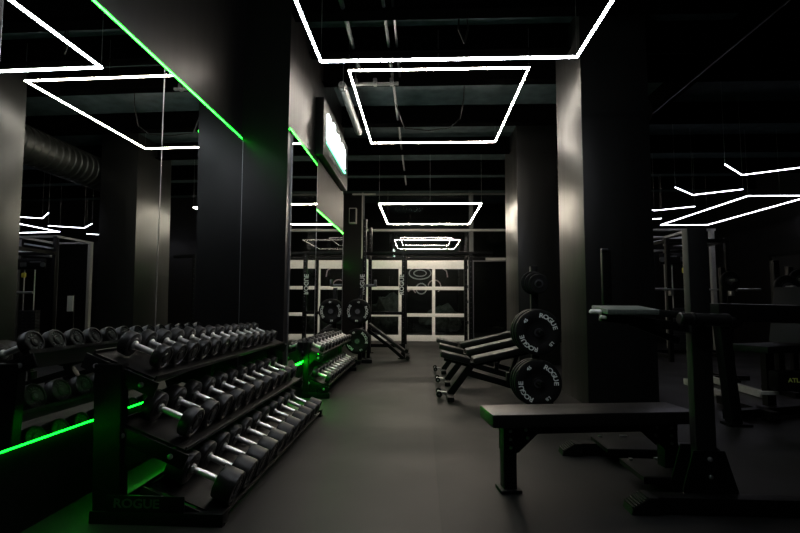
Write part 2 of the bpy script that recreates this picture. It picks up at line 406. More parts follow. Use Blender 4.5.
# outside: wall, rubble and neon doodles
struct(MB().span((-5, YE+4.3, 0), (XR, YE+4.5, 5)).build('wall_outside', 'wall'))
def blob(c, s, seed):
    b = bmesh.new(); bmesh.ops.create_icosphere(b, subdivisions=3, radius=1); rn = random.Random(seed)
    from mathutils import noise
    for v in b.verts:
        n = noise.noise(v.co*1.7+V((seed, 0, 0)))*.5+noise.noise(v.co*4+V((0, seed, 0)))*.18
        v.co *= 1+n; v.co.x *= s[0]; v.co.y *= s[1]; v.co.z *= s[2]; v.co += V(c)
    m = MB(); m._add(b); return m
tag(blob((-1.2, 17.3, .68), (.70, .4, .68), 3).build('boulder', 'rock', loc=(-1.2, 17.3, 0)), 'large grey rubble heap outside, behind the left panes of the door', 'boulder', 'rubble outside the door')
tag(blob((.75, 17.4, .5), (.7, .4, .5), 11).build('boulder', 'rock', loc=(.75, 17.4, 0)), 'low grey rubble heap outside, behind the middle panes of the door', 'boulder', 'rubble outside the door')
r = thing('neon_doodle', 'faint pink and white neon circles behind the upper door panes', 'neon sign', (0.1, 18.05, 1.2)); off = r.location
def ring(c, R, r_, n=20, a0=0, a1=2*PI, sy=1):
    return [(c[0]+R*math.cos(a0+(a1-a0)*k/n), c[1], c[2]+sy*R*math.sin(a0+(a1-a0)*k/n)) for k in range(n+1)]
MB().tube(ring((-.05, 18.0, 2.25), .42, 0, sy=.55), .022, 6).tube(ring((-.05, 18.0, 2.25), .24, 0, sy=.5), .02, 6).build('white_ring', 'mural_white', r, off=off)
MB().tube(ring((.0, 18.0, 1.66), .20, 0), .022, 6).build('small_ring', 'mural_white', r, off=off)
MB().tube([(-.55, 18, 1.8), (-.5, 18, 1.55), (-.35, 18, 1.7), (-.22, 18, 1.5)], .02, 6).tube(ring((.5, 18, 1.75), .24, 0, a0=-1, a1=3), .02, 6).tube([(.7, 18, 2.5), (.95, 18, 2.35), (1.0, 18, 2.1)], .02, 6).build('pink_tubes', 'mural_pink', r, off=off)

# right wall doors
for n, y0, y1 in ((2, 10.9, 11.75), (3, 9.4, 10.4)):
    r = bpy.data.objects.new('door_%d' % n, None); COL.objects.link(r); r.location = (XR, (y0+y1)/2, 0); struct(r, 'black door in the right wall', 'door')
    off = r.location
    MB().span((XR-.03, y0, 0), (XR, y1, 2.25)).build('door_leaf', 'powder_matt', r, off=off)
    f = MB().span((XR-.05, y0-.07, 0), (XR, y0, 2.32)).span((XR-.05, y1, 0), (XR, y1+.07, 2.32)).span((XR-.05, y0-.07, 2.25), (XR, y1+.07, 2.32))
    f.build('door_frame', 'powder', r, off=off)
    MB().cyl((XR-.09, y1-.1, 1.0), (XR-.03, y1-.1, 1.0), .012).cyl((XR-.09, y1-.2, 1.0), (XR-.09, y1-.09, 1.0), .01).build('door_handle', 'steel', r, off=off)

# ------------------------------------------------------------------ lit sign on the left wall
r = thing('light_box_sign', 'black box sign with glowing white letters and green underline high on left wall', 'sign', (XL2, 6.7, 2.95)); off = r.location
MB().span((XL2, 5.76, 2.93), (-1.24, 7.70, 3.68), .006).build('sign_box', 'powder', r, off=off)
lt = MB(); y = 5.93; rn = random.Random(5)
hs = [.34, .30, .36, .29, .33, .28, .32, .30]
for k, h in enumerate(hs):           # too blown out in the photograph to be read: rounded luminous strokes
    lt.span((-1.236, y, 3.19), (-1.215, y+.155, 3.19+h), .02); y += .176
lt.build('glowing_letter', 'sign_face', r, off=off, label='white glowing letter shapes')
MB().span((-1.236, 5.93, 3.135), (-1.215, 7.36, 3.155)).build('underline', 'sign_green', r, off=off, label='green glowing underline')
sm = MB()
for k in range(9): sm.span((-1.238, 6.15+k*.11, 3.03), (-1.232, 6.22+k*.11, 3.09))
sm.build('small_lettering', M['galv'], r, off=off)
struct(MB().span((XL2, 5.886, ZT3+.03), (XL2+.012, 7.93, 2.925)).build('trim_panel', 'powder_matt'))  # matt sheet added to keep the wall under the sign dark
# wall speaker on the end wall
r = thing('wall_speaker', 'small upright speaker high on the end wall, tinted green', 'speaker', (-2.02, YE, 3.45)); off = r.location
MB().span((-2.13, YE-.2, 3.42), (-1.91, YE-.02, 3.88), .02).build('cabinet', 'grey_post', r, off=off)
MB().span((-2.11, YE-.207, 3.45), (-1.93, YE-.198, 3.85), .01).build('grille', 'powder', r, off=off)
MB().span((-2.05, YE-.03, 3.6), (-1.99, YE, 3.7)).build('bracket', 'darksteel', r, off=off)

# ------------------------------------------------------------------ dumbbells
def make_dumbbell(label, R, Lh, Lg, group):
    """axis on local X, origin at the middle of the handle"""
    d = thing('dumbbell', label, 'dumbbell', group=group)
    m = MB(); g = Lg/2
    m.lathe((-g-.01, 0, 0), (1, 0, 0), [(0, 0), (.013, 0), (.0135, .012), (.0155, .03), (.0170, g+.01), (.0155, Lg-.01), (.0135, Lg+.008), (.013, Lg+.02), (0, Lg+.02)], 16)
    for s_ in (-1, 1): m.lathe((s_*g, 0, 0), (-s_, 0, 0), [(0, -.002), (.024, -.002), (.024, .006), (.018, .012), (0, .012)], 16)
    m.build('handle', 'chrome', d)
    for s_ in (-1, 1):
        b = R*.10
        pr = [(0, 0), (R*.55, 0), (R*.62, .004), (R-b, .004), (R-b*.3, .004+b*.3), (R, b+.004), (R, Lh-b), (R-b*.3, Lh-b*.3), (R-b, Lh), (R*.80, Lh), (R*.76, Lh-.005), (R*.42, Lh-.005), (R*.36, Lh), (0, Lh)]
        h = MB().lathe((s_*g, 0, 0), (s_, 0, 0), pr, 32).build('head', 'urethane', d)
        e = MB(); x = s_*(g+Lh)
        e.lathe((x, 0, 0), (s_, 0, 0), [(0, .0012), (R*.18, .0012), (R*.20, -.002)], 20)
        for a in range(5):
            an = a*.42-.84+PI/2
            for q in (0, PI):
                c = V((x-s_*.0035, R*.60*math.cos(an+q), R*.60*math.sin(an+q)))
                e.box(c, (.003, R*.15, R*.12), rot=Matrix.Rotation(an+q, 3, 'X'))
        e.build('end_badge', 'galv', h, label='raised grey emblem on the end face')
    return d

def rack(name, label, y0, y1, tiers, tilt, spread, foot, dims, text=False, panel_x=None):
    """tiers: (x, z, R, tray_halfwidth) of the dumbbell axis"""
    r = thing(name, label, 'dumbbell rack', ((tiers[0][0]+tiers[-1][0])/2, (y0+y1)/2, 0)); off = r.location
    ca, sa = math.cos(tilt), math.sin(tilt)
    for k, (x, z, R, hw) in enumerate(tiers):
        dn = V((-sa, 0, -ca)); ax = V((ca, 0, -sa)); c = V((x, 0, z))+dn*(R+.012)
        tr = MB()
        a, b = c-ax*hw, c+ax*hw
        rotm = Matrix.Rotation(tilt, 3, 'Y')
        tr.box((c.x, (y0+y1)/2, c.z), (2*hw, y1-y0-.01, .008), rot=rotm)
        for p, s_ in ((a, -1), (b, 1)):
            q = p-dn*.007; tr.box((q.x, (y0+y1)/2, q.z), (.008, y1-y0-.01, .022), rot=rotm)
        tr.build('tray', 'powder', r, off=off)
    # end frames
    for e, yy in enumerate((y0, y1)):
        yo = -.006 if e == 0 else .006
        f = MB()
        xs = foot
        f.beam((xs[0], yy, .03), (xs[1], yy, .03), .07, .06, .005, )
        tx, tz = tiers[-1][0], tiers[-1][1]; bx, bz = tiers[0][0], tiers[0][1]
        # leaning upright
        ux0, ux1 = panel_x
        f.prism([(ux0[0], .05), (ux0[1], .05), (ux1[1], ux1[2]), (ux1[0], ux1[2])], lambda p, q: (p, yy-.03, q), lambda p, q: (p, yy+.03, q), .004)
        f.build('upright', 'powder', r, off=off)
        for (x, z, R, hw) in tiers:
            dn = V((-sa, 0, -ca)); ax = V((ca, 0, -sa)); c = V((x, yy+yo, z))+dn*(R+.055)
            br = MB(); bl = hw+.03
            br.beam(c-ax*bl, c+ax*bl, .012, .075, .003)
            back = V((ux0[0]+.06, yy+yo, c.z-.02))
            br.prism([(back.x, back.z-.10), (back.x, back.z+.07), ((c-ax*hw*.3).x, (c-ax*hw*.3).z+.02), ((c+ax*hw*.5).x, (c+ax*hw*.5).z-.01)], lambda p, q: (p, yy+yo-.005, q), lambda p, q: (p, yy+yo+.005, q))
            bo = br.build('bracket', 'powder', r, off=off)
            bt = MB()
            for t in (-.62, .62):
                p = c+ax*(bl*t)+V((0, yo*1.2, 0)); s_ = -1 if e == 0 else 1
                bt.lathe(p, (0, s_, 0), [(0, .012), (.007, .012), (.013, .008), (.013, 0), (0, 0)], 12)
            bt.build('bolt', 'steel', bo, off=off)
    if text:
        me = text_mesh('ROGUE', .058, .0015)
        p = MB().span((-1.50, y0-.034, .055), (-1.12, y0-.022, .135), .003)
        pl = p.build('name_plate', 'powder', r, off=off)
        MB().mesh(me, Matrix.Translation((-1.35, y0-.036, .098)) @ FACE_CAM @ Matrix.Diagonal((1.15, 1, 1, 1))).build('plate_lettering', 'darksteel', pl, off=off, label='ROGUE in dim raised letters')
    # base rails between the ends
    MB().beam((foot[0]+.06, y0, .05), (foot[0]+.06, y1, .05), .05, .05, .004).build('base_rail', 'powder', r, off=off)
    return r

TILT = math.radians(21)
T1 = [(-1.095, .182, .080, .19), (-1.28, .482, .075, .18), (-1.44, .805, .062, .17)]
rack('dumbbell_rack', 'long black three-tier dumbbell rack against the near left mirror', 2.30, 4.50, T1, TILT, 0, (-1.58, -.93), None, True,
     ((-1.57, -1.43), (-1.60, -1.46, .75)))
tn = ['bottom', 'middle', 'top']; specs = [(.080, .108, .145, 11), (.075, .066, .140, 11), (.062, .055, .130, 13)]
for k, (R, Lh, Lg, n) in enumerate(specs):
    x, z = T1[k][0], T1[k][1]; proto = None
    for i in range(n):
        pos = 'nearest the camera' if i == 0 else ('farthest from the camera' if i == n-1 else ORD[i+1]+' from the near end')
        lab = 'chrome-handled black dumbbell %s on the %s tier of the long rack' % (pos, tn[k])
        y = 2.43+i*((4.37, 4.37, 4.28)[k]-2.43)/(n-1); sc = 1.03-.20*i/(n-1)
        if proto is None:
            proto = make_dumbbell(lab, R, Lh, Lg, 'dumbbells on the %s tier of the long rack' % tn[k]); o = proto
        else: o = copy_tree(proto, lab)
        # rest on the tray: lower the axis by the radius lost
        dz = R*(1-sc)*.98
        o.location = (x-math.sin(TILT)*dz, y, z-math.cos(TILT)*dz); o.rotation_euler = (random.uniform(-.5, .5), TILT, 0); o.scale = (1.0, sc, sc)

T2 = [(-1.135, .235, .056, .12), (-1.205, .57, .045, .11)]
rack('dumbbell_rack', 'short black two-tier dumbbell rack along the far left mirror', 5.35, 7.55, T2, TILT, 0, (-1.33, -1.02), None, False,
     ((-1.325, -1.26), (-1.325, -1.27, .62)))
for k, (R, Lh, Lg, n) in enumerate(((.056, .060, .105, 11), (.045, .050, .10, 10))):
    x, z = T2[k][0], T2[k][1]; proto = None
    for i in range(n):
        pos = 'nearest the camera' if i == 0 else ('farthest away' if i == n-1 else (ORD[i+1] if i < 13 else '')+' from the near end')
        lab = 'small chrome-handled dumbbell %s on the %s tier of the short rack' % (pos, ('lower', 'upper')[k])
        y = 5.45+i*2.0/(n-1); sc = 1.05-.15*i/(n-1)
        if proto is None:
            proto = make_dumbbell(lab, R, Lh, Lg, 'dumbbells on the %s tier of the short rack' % ('lower', 'upper')[k]); o = proto
        else: o = copy_tree(proto, lab)
        dz = R*(1-sc)*.98
        o.location = (x-math.sin(TILT)*dz, y, z-math.cos(TILT)*dz); o.rotation_euler = (random.uniform(-.5, .5), TILT, 0); o.scale = (1.0, sc, sc)

# ------------------------------------------------------------------ bumper plates
def make_plate(label, R, th, lettered=True, group=None, name='weight_plate', spin=0.):
    """disc axis on local Y, face toward -Y, origin at the centre"""
    d = thing(name, label, 'weight plate', group=group)
    pr = [(.026, th*.1), (.040, .0), (.052, .0), (.056, .006), (R*.52, .008), (R*.56, .003), (R*.93, .003), (R*.985, .008), (R, .016), (R, th-.016), (R*.985, th-.008), (R*.93, th-.003), (.06, th-.003), (.026, th*.9), (.026, th*.1)]
    MB().lathe((0, 0, 0), (0, 1, 0), pr, 48).build('plate_disc', 'rubber', d)
    MB().lathe((0, -.0005, 0), (0, 1, 0), [(.026, 0), (.043, 0), (.043, .003)], 24).build('hub_ring', 'darksteel', d)
    if lettered:
        m = MB(); rr = R*.735
        for base in (48, 228):
            for k, ch in enumerate('ROGUE'):
                a = math.radians(base+(2-k)*16)+spin
                me = text_mesh(ch, R*.27, .0012)
                mt = Matrix.Translation((rr*math.cos(a), .0015, rr*math.sin(a))) @ Matrix.Rotation(-(a-PI/2), 4, 'Y') @ FACE_CAM @ Matrix.Diagonal((1.18, 1, 1, 1))
                m.mesh(me, mt)
        for base, s in ((138, '45'), (318, 'LB')):
            a = math.radians(base)+spin; me = text_mesh(s, R*.19, .0012)
            m.mesh(me, Matrix.Translation((rr*math.cos(a), .0015, rr*math.sin(a))) @ Matrix.Rotation(-(a-PI/2), 4, 'Y') @ FACE_CAM @ Matrix.Diagonal((1.1, 1, 1, 1)))
        m.build('plate_lettering', 'white_ink', d, label='white ROGUE lettering round the face')
    return d

TX, TY = 1.145, 4.86
r = thing('weight_tree', 'black upright weight tree holding the ROGUE plates beside the near column', 'weight tree', (TX, TY, 0)); off = r.location
MB().beam((TX, TY, .03), (TX, TY, 1.45), .07, .07, .005).build('post', 'powder', r, off=off)
for z in (.31, .79, 1.265):
    MB().cyl((TX, TY-.03, z), (TX, TY-(.20 if z > 1 else .30), z), .0235, 20, .003).build('peg', 'powder', r, off=off)
for s in (-1, 1): MB().beam((TX, TY, .03), (TX+s*.30, TY+.02, .03), .06, .06, .005).build('foot', 'powder', r, off=off)
MB().beam((TX, TY, .03), (TX, TY+.45, .03), .06, .06, .005).build('foot', 'powder', r, off=off)
th = .058
nm = [['foremost large ROGUE plate on the upper peg of the weight tree', 'second large plate on the upper peg of the weight tree', 'rear large plate on the upper peg, against the tree post'],
      ['foremost large ROGUE plate on the lowest peg of the weight tree', 'second large plate on the lowest peg of the weight tree', 'rear large plate on the lowest peg, against the tree post']]
p45 = make_plate(nm[0][0], .222, th, True, 'large plates on the weight tree', spin=0.0)
p45b = make_plate(nm[1][0], .226, th, True, 'large plates on the weight tree', spin=-.28)
for j in range(3):
    o = p45 if j == 0 else copy_tree(p45, nm[0][j]); o.location = (TX-.012+[0, -.012, -.02][j], TY-.04-th*(3-j), .79+[0, .006, .004][j])
    if j: o.rotation_euler = (0, .7*j, 0)
    o = p45b if j == 0 else copy_tree(p45b, nm[1][j]); o.location = (TX+[0, -.01, -.02][j]-.02, TY-.04-th*(3-j), .305)
    if j: o.rotation_euler = (0, 1.1*j, 0)
sp = None
for j, lab in enumerate(('foremost small plate on the top peg of the weight tree', 'middle small plate on the top peg of the weight tree', 'rear small plate on the top peg of the weight tree')):
    if sp is None: sp = make_plate(lab, .098, .03, False, 'small plates on the weight tree'); o = sp
    else: o = copy_tree(sp, lab)
    o.location = (TX+.01-[0, .02, .04][j], TY-.05-.04*(3-j), 1.265+[0, .008, .012][j]); o.scale = ([1, 1.12, 1.2][j], 1, [1, 1.12, 1.2][j])

# plates on the rig by the mirror
RX, RY = -1.10, 8.55
r = thing('plate_stand', 'black post with plate pegs beside the far mirror, holding lettered plates', 'weight tree', (RX, RY, 0)); off = r.location
MB().beam((RX, RY, .03), (RX, RY, 1.35), .07, .07, .005).build('post', 'powder', r, off=off)
for z in (.42, .93): MB().cyl((RX, RY-.03, z), (RX, RY-.40, z), .0235, 16).build('peg', 'darksteel', r, off=off)
MB().beam((RX-.2, RY, .03), (RX+.22, RY, .03), .07, .06, .005).beam((RX, RY-.25, .03), (RX, RY+.25, .03), .07, .06, .005).build('base', 'powder', r, off=off)
for z, w in ((.93, 'upper'), (.42, 'lower')):
    for j in range(2):
        o = copy_tree(p45, 'lettered plate at the %s of the %s peg by the far mirror' % (('front', 'back')[j], w), group='plates by the far mirror')
        o.location = (RX, RY-.40+.075*j if j == 0 else RY-.25, z-.004); o.rotation_euler = (0, j*.6+z, 0)
        o.scale = (.98, 1, .98)

# ------------------------------------------------------------------ rig at the end of the aisle
r = thing('training_rig', 'black power rig of holed uprights and crossbeams before the white door', 'power rack', (-.1, 9.5, 0)); off = r.location
UX = (-1.13, -.35, .97)
for x in UX:
    for y in (9.32, 10.35):
        h = 2.10 if x != -1.13 else 2.75
        m = MB().beam((x, y, .01), (x, y, h), .075, .075, .004)
        m.box((x, y, .008), (.2, .16, .016), .003)
        u = m.build('upright', 'powder', r, off=off)
        hl = MB()
        for k in range(int((h-.2)/.1)):
            hl.cyl((x, y-.0385, .2+k*.1), (x, y-.0375, .2+k*.1), .008, 10)
        hl.build('peg_hole', 'galv' if x == .97 else 'darksteel', u, off=off)
for z in (2.06,):
    for y in (9.32, 10.35): MB().beam((UX[0], y, z), (1.40, y, z), .07, .07, .004).build('crossbeam', 'powder', r, off=off)
    for x in UX: MB().beam((x, 9.32, z), (x, 10.35, z), .07, .07, .004).build('side_beam', 'powder', r, off=off)
MB().beam((UX[0], 9.30, .88), (UX[1], 9.30, .88), .06, .06, .004).build('safety_bar', 'powder', r, off=off)
MB().beam((UX[0], 10.35, .16), (UX[1], 10.35, .16), .07, .07, .004).build('lower_brace', 'powder', r, off=off)
for x in UX[:2]:
    MB().beam((x, 9.32, .16), (x, 10.35, .16), .07, .07, .004).build('lower_brace', 'powder', r, off=off)
    p = MB().box((x-.03, 9.276, 1.44), (.10, .006, .40), .002).build('name_plate', 'powder_matt', r, off=off)
    MB().mesh(text_mesh('ROGUE', .12, .001), Matrix.Translation((x-.03, 9.272, 1.44)) @ Matrix.Rotation(-PI/2, 4, 'Y') @ FACE_CAM).build('plate_lettering', 'white_ink', p, off=off, label='vertical white ROGUE lettering')
# barbell hooks on the left upright
for z in (1.42,): MB().box((-1.0, 9.25, z), (.26, .05, .05), .01).box((-.90, 9.2, z+.05), (.05, .1, .12), .01).build('hook', 'darksteel', r, off=off)

# decline bench leaning by the rig
r = thing('decline_bench', 'black sloping bench frame standing between the two left rig uprights', 'bench', (-.65, 9.05, 0)); off = r.location
MB().beam((-1.0, 9.02, .68), (-.30, 9.02, .16), .26, .055, .012).build('pad', 'vinyl', r, off=off)
MB().beam((-1.02, 9.02, .56), (-.60, 9.02, .26), .06, .06, .004).beam((-.60, 9.02, .26), (-.34, 9.02, .04), .06, .06, .004).build('frame', 'powder', r, off=off)
MB().beam((-1.0, 9.02, .0), (-1.0, 9.02, .58), .06, .06, .004).box((-1.0, 9.02, .02), (.08, .4, .04), .005).build('leg', 'powder', r, off=off)
MB().cyl((-.27, 8.84, .19), (-.27, 9.20, .19), .035, 16, .005).cyl((-.25, 8.84, .06), (-.25, 9.20, .06), .04, 16, .005).build('roller', 'rubber', r, off=off)

# ------------------------------------------------------------------ three adjustable benches
def make_adj(label, loc):
    r = thing('adjustable_bench', label, 'bench', loc, 0, 'adjustable benches in a row')
    # local: x along the bench (seat left), origin under the hinge
    MB().beam((-.34, 0, .505), (-.02, 0, .43), .27, .065, .014).build('seat', 'vinyl', r)
    MB().beam((.02, 0, .43), (.88, 0, .635), .27, .065, .014).build('backrest', 'vinyl', r)
    MB().beam((-.30, 0, .45), (0, 0, .375), .06, .05, .004).beam((0, 0, .375), (.80, 0, .57), .06, .05, .004).build('pad_frame', 'powder', r)
    MB().beam((.0, 0, .37), (-.24, 0, .05), .075, .075, .005).build('front_leg', 'powder', r)
    MB().beam((-.06, 0, .30), (.78, 0, .07), .07, .07, .005).build('spine', 'powder', r)
    MB().beam((-.24, -.25, .035), (-.24, .25, .035), .07, .05, .005).build('front_foot', 'powder', r)
    MB().beam((.80, -.28, .045), (.80, .28, .045), .07, .06, .005).build('rear_foot', 'powder', r)
    MB().beam((.40, 0, .18), (.52, 0, .50), .05, .04, .004).box((.42, 0, .24), (.05, .09, .12), .01).build('ladder_arm', 'powder', r)
    for s in (-1, 1):
        MB().cyl((-.36, s*.12-.02, .07), (-.36, s*.12+.02, .07), .032, 16, .004).build('wheel', 'rubber', r)
    MB().beam((-.24, 0, .055), (-.38, 0, .075), .05, .03, .004).cyl((-.36, -.14, .07), (-.36, .14, .07), .010, 10).build('wheel_bracket', 'steel', r)
    return r
ab = make_adj('nearest of the three black adjustable benches behind the weight tree', (.56, 5.42, 0))
copy_tree(ab, 'middle one of the three black adjustable benches behind the weight tree', (.58, 6.42, 0))
copy_tree(ab, 'farthest of the three black adjustable benches behind the weight tree', (.58, 7.45, 0))

# ------------------------------------------------------------------ flat bench in the right foreground
r = thing('flat_bench', 'long black padded flat bench in the right foreground', 'bench', (.965, 2.875, 0), math.radians(8.5))
MB().box((0, 0, .415), (1.20, .27, .075), .014).build('pad', 'vinyl', r)
MB().beam((-.50, 0, .350), (.55, 0, .350), .07, .065, .004).build('spine', 'powder', r)
for k, x in enumerate((-.47, .50)):
    lg = MB().beam((x, 0, .0), (x, 0, .34), .075, .075, .004).build('leg', 'powder', r)
    MB().box((x, 0, .010), (.12, .12, .018), .004).build('foot_plate', 'rubber', lg)
    s = 1 if k == 0 else -1
    g = MB()
    for yy in (-.041, .041):
        g.prism([(x-s*.04, .38), (x+s*.17, .38), (x+s*.17, .33), (x+s*.045, .22), (x-s*.04, .22)], lambda p, q, yy=yy: (p, yy-.003, q), lambda p, q, yy=yy: (p, yy+.003, q))
    gp = g.build('gusset', 'powder', lg)
    b = MB()
    for bx, bz in ((x, .34), (x, .295), (x, .25), (x+s*.09, .345), (x+s*.10, .30)):
        b.lathe((bx, -.044, bz), (0, -1, 0), [(0, .010), (.006, .010), (.009, .007), (.010, 0), (0, 0)], 12)
    b.build('bolt', 'steel', lg)
MB().beam((.50, -.26, .035), (.50, .26, .035), .06, .05, .004).build('cross_foot', 'powder', r)

# ------------------------------------------------------------------ machine behind the flat bench
r = thing('squat_machine', 'black upright machine with roller arm and foot platforms behind the flat bench', 'exercise machine', (1.45, 3.0, 0)); off = r.location
MB().box((1.508, 2.66, .745), (.105, .06, 1.47), .006).build('post', 'powder_matt', r, off=off)
g = MB()
for yy in (2.60, 2.72):
    g.prism([(1.38, .02), (1.62, .02), (1.64, .10), (1.58, .30), (1.42, .30), (1.36, .10)], lambda p, q, yy=yy: (p, yy-.004, q), lambda p, q, yy=yy: (p, yy+.004, q))
gp = g.build('gusset', 'powder', r, off=off)
b = MB()
for bx, bz in ((1.5, .26), (1.5, .17), (1.43, .07), (1.57, .07)):
    b.lathe((bx, 2.594, bz), (0, -1, 0), [(0, .012), (.007, .012), (.012, .008), (.012, 0), (0, 0)], 12)
b.build('bolt', 'steel', gp, off=off)
for yy, xa in ((2.57, 1.20), (3.50, 1.13)):
    MB().beam((xa-.01, yy, .045), (1.98, yy, .045), .08, .08, .005).build('base_beam', 'powder', r, off=off)
    for s, x in ((-1, xa), (1, 1.97)):
        f = MB()
        f.prism([(x, .0), (x, .085), (x+s*.05, .085), (x+s*.13, .035), (x+s*.14, .0)], lambda p, q: (p, yy-.055, q), lambda p, q: (p, yy+.055, q), .003)
        for k in range(7):
            xx = x+s*(.055+k*.0125); zz = .083-k*.0078
            f.beam((xx, yy-.05, zz), (xx, yy+.05, zz), .006, .010)
        f.build('ribbed_foot', 'rubber', r, off=off)
MB().beam((1.62, 2.62, .045), (1.62, 3.52, .045), .08, .08, .005).build('base_spine', 'powder', r, off=off)
for k, (x0, x1, y0, y1) in enumerate(((1.24, 1.66, 3.27, 3.58), (1.24, 1.60, 2.76, 3.08))):
    p = MB().span((x0, y0, .085), (x1, y1, .108), .004).build('foot_platform', 'rubber', r, off=off)
    e = MB().span((x0-.006, y0-.006, .078), (x0+.004, y1, .106)).span((x0-.006, y0-.006, .07), (x1, y0, .104)).build('platform_edge', 'powder', p, off=off)
    MB().box((x0+.22, y1-.02, .115), (.05, .015, .012), .002).box((x0+.05, y1-.03, .113), (.025, .015, .01), .002).build('latch', 'steel', p, off=off)
    MB().beam((x0+.1, (y0+y1)/2, .04), (1.62, (y0+y1)/2, .04), .06, .06, .004).build('platform_support', 'powder', r, off=off)
MB().beam((1.0, 2.70, .99), (1.5, 2.68, .93), .05, .05, .005).beam((1.13, 2.72, .975), (1.42, 2.70, .86), .035, .035, .004).build('arm', 'powder', r, off=off)
MB().box((1.135, 2.71, 1.028), (.275, .24, .030), .008, Matrix.Rotation(math.radians(5), 3, 'X')).build('seat_pad', 'grey_pad', r, off=off, label='worn grey-green pad')
MB().cyl((.935, 2.68, 1.018), (1.0, 2.68, 1.018), .013, 14, .006).cyl((.985, 2.66, .99), (1.02, 2.66, .985), .010, 12, .003).build('grip_tip', 'white_paint', r, off=off, label='pale rounded grip tip')
MB().cyl((1.36, 2.57, .985), (1.62, 2.57, .978), .033, 24, .006).build('roller', 'urethane', r, off=off)
MB().cyl((1.42, 2.57, .984), (1.44, 2.57, .984), .036, 24, .003).cyl((1.62, 2.57, .978), (1.645, 2.57, .978), .018, 20, .003).build('roller_collar', 'rubber', r, off=off)
MB().beam((1.5, 2.58, .98), (1.5, 2.66, .98), .05, .04).build('roller_bracket', 'powder', r, off=off)
MB().beam((1.155, 3.0, 1.02), (1.155, 3.0, 1.40), .055, .035, .008).build('back_post', 'powder', r, off=off)
MB().box((1.140, 2.98, 1.40), (.04, .03, .012), .004).build('back_post_cap', 'darksteel', r, off=off)
MB().beam((1.155, 3.0, 1.03), (1.5, 2.70, 1.0), .04, .04, .004).build('back_arm', 'powder', r, off=off)

# ------------------------------------------------------------------ side room machines
# cable station
CX, CY = 5.75, 11.2
r = thing('cable_station', 'tall black cable station with pale posts in the side room, right of column', 'exercise machine', (CX, CY, 0)); off = r.location
for x, y, mt in ((5.25, 11.0, 'powder'), (6.2, 11.0, 'darksteel'), (6.62, 11.0, 'grey_post'), (5.25, 12.2, 'grey_post'), (6.2, 12.2, 'grey_post')):
    MB().beam((x, y, .01), (x, y, 2.8), .09, .09, .006).build('post', mt, r, off=off)
MB().beam((5.2, 11.0, 2.80), (6.7, 11.0, 2.80), .08, .05, .004).beam((5.2, 12.2, 2.80), (6.3, 12.2, 2.80), .08, .05, .004).beam((5.25, 11, 2.8), (5.25, 12.2, 2.8), .08, .05).beam((6.2, 11, 2.8), (6.2, 12.2, 2.8), .08, .05).build('top_frame', 'grey_post', r, off=off)
MB().beam((5.25, 10.9, 2.5), (5.95, 10.9, 2.62), .05, .04).beam((5.25, 10.9, 2.32), (6.1, 10.9, 2.40), .12, .10, .02).build('pulley_arm', 'steel', r, off=off)
MB().box((5.75, 10.86, 2.12), (.75, .06, .26), .02).build('header_panel', 'powder', r, off=off)
MB().cyl((5.42, 10.82, 2.1), (5.42, 10.85, 2.1), .06, 20).box((5.6, 10.825, 2.17), (.28, .006, .03)).box((5.9, 10.825, 2.11), (.16, .006, .10), .01).build('panel_mark', 'galv', r, off=off)
for x in (5.66, 5.92): MB().cyl((x, 10.9, .4), (x, 10.9, 2.05), .014, 8).build('guide_rod', 'steel', r, off=off)
MB().box((5.92, 10.88, 1.86), (.09, .06, .12), .02).build('pulley', 'yellow', r, off=off, label='yellow pulley block')
for k in range(12): MB().box((5.79, 10.95, .16+k*.075), (.42, .14, .068), .006).build('weight_slab', 'darksteel', r, off=off)
MB().beam((5.2, 11.0, .04), (6.7, 11.0, .04), .09, .07).beam((5.25, 11, .04), (5.25, 12.2, .04), .09, .07).beam((6.2, 11, .04), (6.2, 12.2, .04), .09, .07).beam((6.62, 11, .04), (6.62, 11.8, .04), .09, .07).build('base', 'powder', r, off=off)
# side room power rack
r = thing('power_rack', 'dark power rack with barbell hooks in the side room, left of cable station', 'power rack', (5.2, 9.6, 0)); off = r.location
for x in (4.7, 5.8):
    for y in (9.2, 10.3): MB().beam((x, y, .01), (x, y, 2.35), .075, .075, .004).build('upright', 'powder', r, off=off)
    MB().beam((x, 9.2, 2.3), (x, 10.3, 2.3), .07, .07).beam((x, 9.2, .1), (x, 10.3, .1), .07, .07).build('side_beam', 'powder', r, off=off)
for y in (9.2, 10.3): MB().beam((4.7, y, 2.3), (5.8, y, 2.3), .07, .07).build('crossbeam', 'powder', r, off=off)
for x in (4.7, 5.8): MB().box((x, 9.13, 1.30), (.06, .12, .10), .01).build('hook', 'steel', r, off=off)
r = thing('barbell', 'steel barbell racked on the side room power rack', 'barbell', (5.25, 9.11, 1.37)); off = r.location
MB().cyl((4.62, 9.11, 1.37), (5.88, 9.11, 1.37), .014, 12).build('bar', 'steel', r, off=off)
for s in (-1, 1):
    MB().cyl((5.25+s*.66, 9.11, 1.37), (5.25+s*1.08, 9.11, 1.37), .025, 16, .003).cyl((5.25+s*.64, 9.11, 1.37), (5.25+s*.67, 9.11, 1.37), .036, 16).build('sleeve', 'steel', r, off=off)
